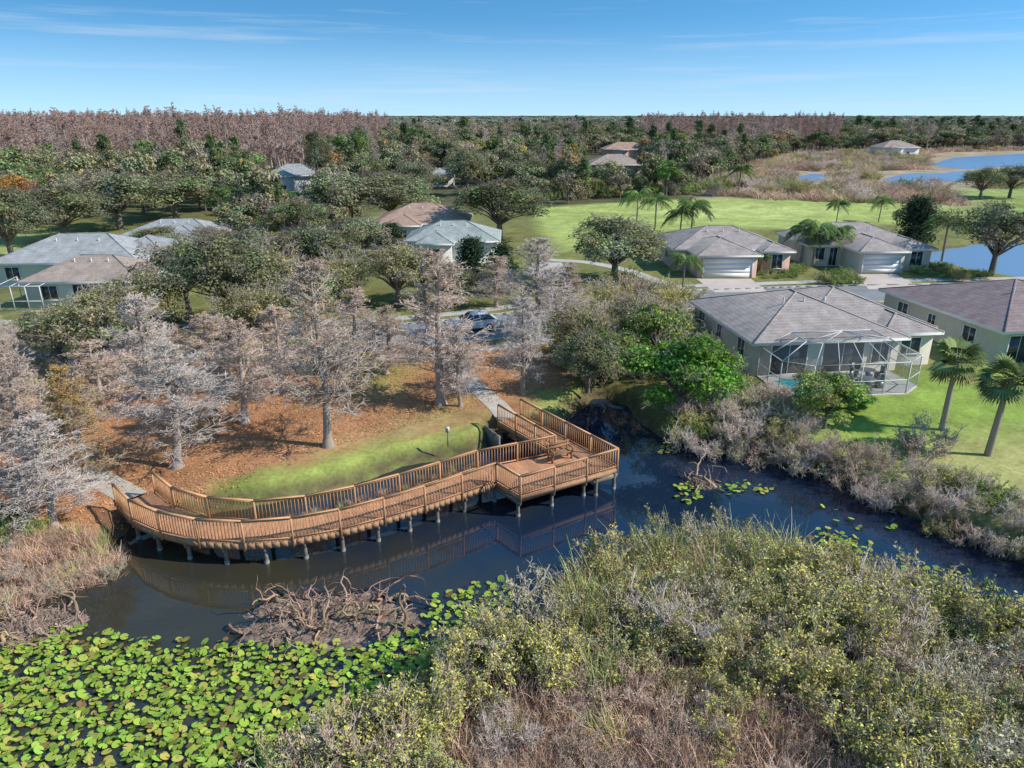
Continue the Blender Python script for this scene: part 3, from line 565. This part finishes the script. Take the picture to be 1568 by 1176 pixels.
# ---------- instanced masses
def coll(name,meshes):
    c=bpy.data.collections.new(name)
    for i,m in enumerate(meshes): c.objects.link(bpy.data.objects.new('%s_%02d'%(name,i),m))
    return c
def scatter(name,cl,P,zr,S,idx):
    n=len(P); me=bpy.data.meshes.new(name); me.from_pydata([tuple(map(float,p)) for p in P],[],[])
    for nm,tp,dt,key in (('rot','FLOAT_VECTOR',np.c_[R.normal(size=(n,2))*.04,zr],'vector'),('scl','FLOAT_VECTOR',S,'vector'),('idx','INT',idx,'value')):
        a=me.attributes.new(nm,tp,'POINT'); a.data.foreach_set(key,np.ascontiguousarray(dt).ravel().astype(np.int32 if tp=='INT' else np.float32))
    o=bpy.data.objects.new(name,me); sc.collection.objects.link(o)
    g=bpy.data.node_groups.new(name,'GeometryNodeTree'); g.interface.new_socket('Geometry',in_out='INPUT',socket_type='NodeSocketGeometry'); g.interface.new_socket('Geometry',in_out='OUTPUT',socket_type='NodeSocketGeometry')
    N=g.nodes;K=g.links; gi=N.new('NodeGroupInput');go=N.new('NodeGroupOutput'); ip=N.new('GeometryNodeInstanceOnPoints'); ci=N.new('GeometryNodeCollectionInfo')
    ci.inputs['Collection'].default_value=cl; ci.inputs['Separate Children'].default_value=True; ci.inputs['Reset Children'].default_value=True
    def na(nm,t): q=N.new('GeometryNodeInputNamedAttribute'); q.data_type=t; q.inputs[0].default_value=nm; return q.outputs['Attribute']
    er=N.new('FunctionNodeEulerToRotation'); K.new(na('rot','FLOAT_VECTOR'),er.inputs[0])
    ip.inputs['Pick Instance'].default_value=True
    K.new(gi.outputs[0],ip.inputs['Points']);K.new(ci.outputs[0],ip.inputs['Instance']);K.new(na('idx','INT'),ip.inputs['Instance Index']);K.new(er.outputs[0],ip.inputs['Rotation']);K.new(na('scl','FLOAT_VECTOR'),ip.inputs['Scale']);K.new(ip.outputs[0],go.inputs[0])
    o.modifiers.new('scatter','NODES').node_group=g; return o
def jgrid(poly,sp,excl=(),jit=.9):
    lo=poly.min(0);hi=poly.max(0); gx,gy=np.meshgrid(np.arange(lo[0],hi[0],sp),np.arange(lo[1],hi[1],sp)); P=np.c_[gx.ravel(),gy.ravel()]; P=P+R.uniform(-.5,.5,P.shape)*sp*jit
    k=sdf(P,poly)<0
    for e in excl: k&=sdf(P,e)>0
    return P[k]
def mass(name,cl,P,probs,s0,s1,z=GZ,flat=(1,1)):
    n=len(P); S=R.uniform(s0,s1,n); S3=np.c_[S*R.uniform(.85,1.2,n)*flat[0],S*R.uniform(.85,1.2,n)*flat[0],S*R.uniform(.85,1.15,n)*flat[1]]
    probs=np.array(probs,float); idx=R.choice(len(probs),n,p=probs/probs.sum())
    zz=np.full(n,z) if np.isscalar(z) else z
    return scatter(name,cl,np.c_[P,zz],R.uniform(0,6.28,n),S3,idx)
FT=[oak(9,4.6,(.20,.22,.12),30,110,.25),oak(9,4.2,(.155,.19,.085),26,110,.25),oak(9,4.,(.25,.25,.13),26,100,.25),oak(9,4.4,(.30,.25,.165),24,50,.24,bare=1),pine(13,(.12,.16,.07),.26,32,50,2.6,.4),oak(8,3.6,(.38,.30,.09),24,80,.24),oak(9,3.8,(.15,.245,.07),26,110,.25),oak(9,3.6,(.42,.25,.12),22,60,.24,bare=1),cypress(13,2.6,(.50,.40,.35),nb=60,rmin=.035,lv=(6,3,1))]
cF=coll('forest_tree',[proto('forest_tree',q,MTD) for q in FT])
HZ=[oak(9,4.6,(.22,.25,.19),16,50,.42),oak(9,4.2,(.18,.215,.16),16,50,.42),oak(9,4.,(.26,.265,.21),14,50,.42),pine(12,(.18,.21,.155),.55,16,20,2.6,.4),oak(9,4.4,(.34,.28,.24),14,24,.45,bare=1)]  # tree colours greyed and blued: aerial haze painted into the albedo
cH=coll('hazed_horizon_tree',[proto('hazed_horizon_tree',q,MTD) for q in HZ])
CY=[cypress(17,2.8,(.50,.35,.29),nb=60,rmin=.045,lv=(6,3,1)),cypress(17,2.5,(.44,.30,.25),nb=55,rmin=.05,lv=(6,3,1)),cypress(16,2.9,(.56,.42,.37),nb=55,rmin=.045,lv=(6,3,1))]
cC=coll('distant_cypress',[proto('distant_cypress',q,MTD) for q in CY])
def fan_poly(Y0,Y1,a0,a1,m=20): return np.array([(a0*Y0-m,Y0),(a1*Y0+m,Y0),(a1*Y1+m,Y1),(a0*Y1-m,Y1)])
fair=WP([(800,395),(815,316),(1130,298),(1490,312),(1700,330),(1700,460),(1000,470),(850,440)])
marx=WP([(1080,302),(1130,262),(1220,236),(1900,222),(1900,400),(1440,400),(1300,310)])
mar=WP([(1080,302),(1130,262),(1220,236),(1900,222),(1900,284),(1440,290),(1470,314),(1300,310)])
hB=WP([(398,255),(495,255),(490,330),(398,330)]); hC=WP([(640,262),(700,262),(700,305),(640,305)]);hG=WP([(890,240),(985,240),(985,295),(885,295)]);hE=WP([(560,300),(800,300),(830,420),(560,420)]);hA=WP([(-50,360),(240,330),(370,335),(370,480),(-50,480)]);hD=WP([(410,325),(490,325),(490,370),(410,370)])
ex=[fair,marx,hB,hC,hG,hE,hA,hD]
left_end=lambda P:(P[:,1]>225+25*wob(P[:,0],P[:,1],.03))&(P[:,0]<-.175*P[:,1]+wob(P[:,0],P[:,1],.02)*15-(P[:,1]<330)*25)
rband=lambda P:(P[:,1]>400+40*wob(P[:,0],P[:,1],.02))&(P[:,0]>.17*P[:,1])&(P[:,0]<.43*P[:,1])
P1=jgrid(fan_poly(100,340,-.9,.9),6.0,ex); P1=P1[~left_end(P1)]; P1=P1[R.uniform(size=len(P1))<.93]
mass('mixed_woodland',cF,P1,[5,3,5,2.4,1.1,.45,1.3,.4,.9],.5,1.1)
P2=jgrid(fan_poly(340,900,-.88,.88),10.,[marx]); cy=(left_end(P2)&(P2[:,1]<600))|(rband(P2)&(P2[:,1]<700))
mass('distant_woodland',cF,P2[~cy],[5,3,5,4,.8,.4,.7,.5,1.5],.65,1.15,flat=(1.45,1))
P2c=jgrid(fan_poly(200,600,-.88,.88),5.4,[marx]); P2c=P2c[left_end(P2c)]
P2d=jgrid(fan_poly(380,640,.17,.43,0),7.,[marx]); P2d=P2d[rband(P2d)]
mass('distant_cypress_forest',cC,P2c,[1,1,.8],.72,1.1,flat=(1.15,1))
mass('distant_cypress_forest',cC,P2d,[1,1,.8],.72,1.04,flat=(1.35,1))
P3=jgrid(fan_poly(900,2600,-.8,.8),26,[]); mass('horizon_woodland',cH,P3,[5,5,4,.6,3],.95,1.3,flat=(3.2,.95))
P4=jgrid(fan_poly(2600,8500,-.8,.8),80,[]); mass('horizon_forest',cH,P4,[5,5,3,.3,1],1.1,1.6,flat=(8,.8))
cS=coll('shrub',[proto('shrub',q,MTD) for q in [shrub(2.1,1.3,(.40,.39,.13),2800,.046,(.47,.40,.31)),shrub(2.2,1.3,(.50,.46,.12),2600,.046,(.47,.40,.31)),shrub(2.,1.3,(.43,.39,.22),1600,.042,twc=(.56,.49,.41)),shrub(2.4,1.2,(.3,.2,.1),0,twc=(.66,.56,.49),lv=(6,5,3)),shrub(2.,1.4,(.27,.37,.09),3000,.05),shrub(2.0,1.3,(.46,.36,.24),500,twc=(.57,.43,.35),lv=(6,5,3))]])
cR=coll('reed',[proto('reed',q,MTD) for q in [reeds(110,.65,1.9,(.50,.48,.19)),reeds(110,.65,1.7,(.58,.43,.30),dead=.9),reeds(100,.6,2.1,(.35,.43,.15),dead=.2),reeds(170,.8,1.2,(.60,.42,.33),dead=.9,lean=.5,w=.02)]])
lakex=[WP([(1335,290),(1340,262),(1500,256),(1500,290)]),WP([(1415,268),(1420,234),(1900,222),(1900,268)]),WP([(1210,284),(1210,262),(1275,262),(1275,284)])]
Pm=jgrid(mar,3.4,lakex)
mass('far_marsh_reeds',cR,Pm,[1,3,.3,3],.8,1.5,flat=(3,1)); Pm2=Pm[R.uniform(size=len(Pm))<.2]; mass('far_marsh_shrubs',cS,Pm2,[1,1,2,2,.8,3],.9,1.8,flat=(1.4,1))
def ground_z(P):
    Pq=P+np.c_[wob(P[:,0]+9,P[:,1],.7),wob(P[:,0],P[:,1]+17,.7)]*.45; d=np.minimum(sdf(Pq,pond),sdf(Pq,pond2)); t=np.clip((d+1.1)/1.9,0,1); t=t*t*(3-2*t); return -.9+(GZ+.9)*t
mp=marsh
dry=WP([(650,1400),(690,1120),(800,1080),(980,1040),(1150,1050),(1310,1100),(1360,1400)],GZ)
edgeg=WP([(820,1010),(870,920),(960,875),(1160,862),(1240,890),(1220,940),(1000,970),(900,1010)],0.)
Pn=jgrid(mp,1.08,[dry]); Pn=Pn[(sdf(Pn,edgeg)>0)|(R.uniform(size=len(Pn))<.2)]
clump=wob(Pn[:,0],Pn[:,1],.55)
Pa=Pn[clump>.12];Pb=Pn[(clump<=.12)&(clump>-.35)];Pc=Pn[clump<=-.35]
mass('marsh_shrub_thicket',cS,Pa,[3,7,1,.3,.6,.6],.85,1.4,ground_z(Pa)-.1)
mass('marsh_shrub_thicket',cS,Pb,[6,3,3,.6,1.2,1.2],.75,1.2,ground_z(Pb)-.1)
mass('marsh_shrub_thicket',cS,Pc,[2,1,4,2,.5,3],.65,1.1,ground_z(Pc)-.1)
Pn2=jgrid(dry,1.1,[]); Pn2=Pn2[R.uniform(size=len(Pn2))<.5]; mass('marsh_shrub_thicket',cS,Pn2,[1,1.2,1.4,1,0,4],.4,.8,ground_z(Pn2)-.1)
Pr=jgrid(dry,.6,[]); Pr=Pr[wob(Pr[:,0],Pr[:,1],1.3)>-.55]; mass('dry_marsh_reeds',cR,Pr,[.3,1.6,.15,4],.45,.95,ground_z(Pr))
Pr=jgrid(edgeg,.62,[]); mass('marsh_reeds',cR,Pr,[3,1,2,.2],.8,1.2,np.maximum(ground_z(Pr),-.2))
Pr=jgrid(mp,1.4,[dry]); mass('marsh_reeds',cR,Pr,[2,2,1.6,1.2],.75,1.15,ground_z(Pr))
edl=WP([(660,1010),(710,975),(770,970),(750,1050),(680,1110),(560,1150),(540,1120),(630,1070)],0.)
Pr=jgrid(edl,.55,[]); mass('marsh_reeds',cR,Pr,[1,.2,4,.1],.35,.65,np.full(len(Pr),-.1))
def thick(name,px,sp,pr,s0,s1,cl=cS):
    pl=WP(px); P=jgrid(pl,sp); mass(name,cl,P,pr,s0,s1,np.maximum(ground_z(P),-.05)-.05)
thick('bank_shrubs',[(1010,650),(1060,630),(1120,610),(1190,625),(1240,665),(1300,700),(1290,722),(1230,702),(1150,690),(1080,680),(1020,665)],1.15,[1,.6,3,3,1.6,3],.6,1.05)
thick('bank_shrubs',[(1270,702),(1330,705),(1420,735),(1500,755),(1620,790),(1700,830),(1650,865),(1568,838),(1480,812),(1400,782),(1320,752)],1.15,[.7,1,3,3,.5,4],.5,.9)
thick('bank_shrubs',[(1350,690),(1400,680),(1450,690),(1450,720),(1360,720)],1.7,[0,0,1,3,0,3],1.,1.5)
thick('bank_shrubs',[(850,560),(870,470),(960,440),(1040,460),(1060,520),(1100,560),(1000,600),(930,600)],1.9,[2,2,3,2,2,2],.9,1.4)
thick('bank_shrubs',[(-100,900),(-100,840),(60,830),(165,825),(185,850),(100,872),(0,905)],1.,[0,0,1,2,.2,3],.35,.55)
thick('dry_bank_grass',[(-100,910),(-100,850),(60,820),(160,812),(190,835),(150,860),(60,890),(0,912)],.5,[1,2,.2,4],.4,.7,cR)
thick('shore_grass',[(250,772),(330,786),(480,758),(620,716),(740,685),(745,700),(620,728),(480,772),(330,800),(240,790)],.5,[1,2,1,2],.15,.3,cR)
thick('understory_shrubs',[(-200,600),(-200,520),(200,490),(450,500),(560,530),(560,560),(400,590),(200,600)],2.,[2,1,3,2,1,3],.6,1.1)
thick('garden_shrubs',[(1160,412),(1230,408),(1235,425),(1165,428)],1.1,[1,0,0,0,4,0],.4,.6); thick('garden_shrubs',[(1255,425),(1305,420),(1308,436),(1260,440)],1.1,[1,0,0,0,4,0],.5,.8)
thick('garden_shrubs',[(1380,410),(1420,402),(1520,425),(1500,436),(1420,425)],1.6,[1,1,0,0,4,0],.4,.7)
thick('woodland_edge_shrubs',[(800,310),(1130,294),(1240,302),(1240,290),(1100,280),(800,290)],3.5,[2,1,1,.5,3,0],1.2,2.)
thick('palmetto_thicket',[(-60,850),(-60,790),(40,785),(55,820),(20,845)],.8,[0,0,0,0,1,0],.4,.6)
# ---------- lily pads
def pads(name,polys,z=.015):
    b=MB()
    for px,sp,keep in polys:
        pl=WP(px,0.); P=jgrid(pl,sp,[],1.1)
        dd=-sdf(P,pl); P=P[(R.uniform(size=len(P))<keep*np.clip(.35+dd*.8,0,1)*np.where(wob(P[:,0],P[:,1],1.7)>-.5,1,.3))]; n=len(P)
        r=R.uniform(.07,.155,n); a0=R.uniform(0,6.28,n); K=11; an=np.linspace(.22,6.06,K)
        V=np.zeros((n,K+1,3)); V[:,0,:2]=P; tl=R.normal(size=(n,2))*.25; lift=R.uniform(.01,.05,n)+(R.uniform(size=n)<.3)*.08
        for i in range(K):
            c,s=np.cos(a0+an[i]),np.sin(a0+an[i]); V[:,i+1,0]=P[:,0]+r*c; V[:,i+1,1]=P[:,1]+r*s*.95; V[:,i+1,2]=(c*tl[:,0]+s*tl[:,1])*r
        V[:,:,2]+=z+lift[:,None]+.02
        col=vary((.28,.39,.065),n,.3); br=R.uniform(size=n)<.15; col[br]=vary((.42,.38,.09),br.sum()); col[R.uniform(size=n)<.04]=(.22,.14,.06)
        b.add(V,(np.arange(n)*(K+1))[:,None]+np.arange(K+1)[None],0,np.repeat(col,K+1,0))
    b.obj(name,[leafmat('lily_leaf',.12,0)])
pads('water_lily_pads',[([(-150,1000),(0,968),(130,955),(210,978),(400,985),(560,985),(640,965),(720,985),(740,1050),(690,1110),(560,1180),(450,1280),(350,1400),(-300,1400)],.188,.95),([(640,965),(660,915),(720,890),(800,885),(790,930),(720,990)],.23,.85)])
pads('water_lily_pads',[([(1025,745),(1060,733),(1080,745),(1075,770),(1040,775)],.24,.9),([(1098,745),(1140,733),(1190,742),(1190,755),(1120,768)],.24,.9),([(1235,820),(1260,808),(1330,825),(1350,875),(1270,865)],.24,.95),([(1360,870),(1420,862),(1470,895),(1400,930)],.25,.9),([(1000,675),(1030,668),(1050,690),(1010,700)],.27,.8),([(1250,770),(1400,820),(1390,850),(1250,800)],.5,.4)])
# ---------- driftwood / root tangles
def tangle(u,v,hu,hv,nb):
    c=W(u,v,0.); d=c[1]*cT+H*sT; ax=hu/F*d; ay=abs(W(u,v-hv,0.)[1]-c[1]); e=empty('driftwood_tangle',(*c,0)); b=MB()
    n=110; gx,gy=np.meshgrid(np.linspace(-1.1,1.1,n),np.linspace(-1.1,1.1,n)); r=np.hypot(gx,gy)+.3*wob(gx*3+u,gy*3)+.08*wob(gx*11,gy*9); m_=np.clip(1.15-r,0,1)
    z=.3*np.clip(1-r,-.6,1)+.2*wob(gx*6,gy*5)*m_+.12*wob(gx*17,gy*14)*m_+.06*R.normal(size=gx.shape)*m_-.02
    i,j=np.meshgrid(np.arange(n-1),np.arange(n-1)); k=(j*n+i).ravel(); b.add(np.c_[gx.ravel()*ax,gy.ravel()*ay,z.ravel()],np.c_[k,k+1,k+n+1,k+n]); b.obj('mud_mound',[M_mud],e,smooth=False)
    b=MB(); P=np.c_[R.uniform(-.85,.85,nb)*ax,R.uniform(-.6,.8,nb)*ay,np.zeros(nb)]; D=norm(np.c_[R.normal(size=(nb,2)),R.uniform(.3,1.2,nb)]); rr=R.uniform(.04,.09,nb); st=R.uniform(.14,.28,nb)
    cc=vary((.40,.28,.20),nb,.3)
    for q in range(9):
        N_=P+D*st[:,None]; b.tubes(P,N_,rr,rr*.88,0,cc,k=5)
        kk=R.uniform(size=nb)<.5; m=kk.sum(); D3=norm(D[kk]+R.normal(size=(m,3))*.9); e1=N_[kk]+D3*.3; b.tubes(N_[kk],e1,rr[kk]*.5,rr[kk]*.3,0,cc[kk]); D4=norm(D3+R.normal(size=(m,3))*.6); b.tubes(e1,e1+D4*.3,rr[kk]*.3,rr[kk]*.1,0,cc[kk])
        P=N_; rr=rr*.88; D=norm(D+R.normal(size=D.shape)*.42-np.array([0,0,.16])); 
    m=nb*10; q=R.normal(size=(m,2))*.42; q=q[np.hypot(q[:,0],q[:,1])<.95]; m=len(q); P=np.c_[q[:,0]*ax,q[:,1]*ay,R.uniform(.05,.2,m)]; b.tubes(P,P+norm(R.normal(size=(m,3))*np.array([1,1,.3]))*R.uniform(.15,.5,(m,1)),.018,.01,0,vary((.42,.31,.24),m,.3))
    b.obj('roots',[M_bark],e)
tangle(505,948,140,40,55); tangle(30,965,95,38,34)
tangle(1075,742,24,9,7)
lit=WP([(165,850),(190,790),(330,785),(400,715),(600,660),(740,620),(860,590),(880,530),(700,525),(560,535),(200,560),(-100,620),(-100,900)])
P=lit.min(0)+R.uniform(size=(60000,2))*(lit.max(0)-lit.min(0)); P=P[sdf(P,lit)<0]; z=ground_z(P); P=P[z>.2]; z=z[z>.2]
b=MB(); b.leaves(np.c_[P,z+.03],.06,None,0,vary((.50,.27,.14),len(P),.4),.5,1.6); b.obj('fallen_leaves',[M_leafd])
# ---------- sky, sun, camera
w=bpy.data.worlds.new('World'); sc.world=w; w.use_nodes=True; N=w.node_tree.nodes;K=w.node_tree.links; bg=N['Background']
EL,AZ=math.radians(39),math.radians(-10)
sk=N.new('ShaderNodeTexSky'); sk.sky_type='NISHITA'; sk.sun_disc=False; sk.sun_elevation=EL; sk.sun_rotation=math.pi/2-AZ; sk.air_density=1.; sk.dust_density=.1; sk.ozone_density=3.
tc=N.new('ShaderNodeTexCoord'); mp_=N.new('ShaderNodeMapping'); mp_.inputs['Scale'].default_value=(1,1,3.4); mp_.inputs['Location'].default_value=(0,0,.12); K.new(tc.outputs['Generated'],mp_.inputs[0]); vn=N.new('ShaderNodeVectorMath'); vn.operation='NORMALIZE'; K.new(mp_.outputs[0],vn.inputs[0]); K.new(vn.outputs[0],sk.inputs[0])
hs=N.new('ShaderNodeHueSaturation'); hs.inputs['Hue'].default_value=.485; hs.inputs['Saturation'].default_value=1.22; hs.inputs['Value'].default_value=1.95; K.new(sk.outputs[0],hs.inputs['Color'])
sp=N.new('ShaderNodeSeparateXYZ'); K.new(tc.outputs['Generated'],sp.inputs[0])
hz=N.new('ShaderNodeMapRange'); hz.interpolation_type='SMOOTHSTEP'; hz.inputs[1].default_value=-.02; hz.inputs[2].default_value=.12; hz.inputs[3].default_value=.7; hz.inputs[4].default_value=0; K.new(sp.outputs[2],hz.inputs[0])
mh=N.new('ShaderNodeMix'); mh.data_type='RGBA'; K.new(hz.outputs[0],mh.inputs[0]); K.new(hs.outputs[0],mh.inputs[6]); mh.inputs[7].default_value=(4.6,6.3,7.4,1)
m2=N.new('ShaderNodeMapping'); m2.inputs['Scale'].default_value=(1.3,1.3,30); K.new(tc.outputs['Generated'],m2.inputs[0]); cn=N.new('ShaderNodeTexNoise'); cn.inputs['Scale'].default_value=1.6; cn.inputs['Detail'].default_value=5; cn.inputs['Roughness'].default_value=.6; K.new(m2.outputs[0],cn.inputs[0])
cr=N.new('ShaderNodeValToRGB'); cr.color_ramp.elements[0].position=.52; cr.color_ramp.elements[0].color=(0,0,0,1); cr.color_ramp.elements[1].position=.82; cr.color_ramp.elements[1].color=(.6,.6,.6,1); K.new(cn.outputs[0],cr.inputs[0])
mx=N.new('ShaderNodeMix'); mx.data_type='RGBA'; K.new(cr.outputs[0],mx.inputs[0]); K.new(mh.outputs[2],mx.inputs[6]); mx.inputs[7].default_value=(6.4,7.2,7.8,1); K.new(mx.outputs[2],bg.inputs[0]); bg.inputs[1].default_value=.115
sl=bpy.data.lights.new('sun','SUN'); sl.energy=5.; sl.angle=math.radians(.5); sl.color=(1,.945,.85); so=bpy.data.objects.new('sun',sl); sc.collection.objects.link(so)
so.rotation_euler=Vector((math.cos(EL)*math.cos(AZ),math.cos(EL)*math.sin(AZ),math.sin(EL))).to_track_quat('Z','Y').to_euler()
cd=bpy.data.cameras.new('camera'); cd.sensor_width=36; cd.lens=36*F/1568; cd.clip_end=20000; co=bpy.data.objects.new('camera',cd); sc.collection.objects.link(co); co.location=(0,0,H); co.rotation_euler=(math.pi/2-TH,0,0); sc.camera=co
sc.view_settings.view_transform='Standard'; sc.view_settings.look='None'; sc.view_settings.exposure=0
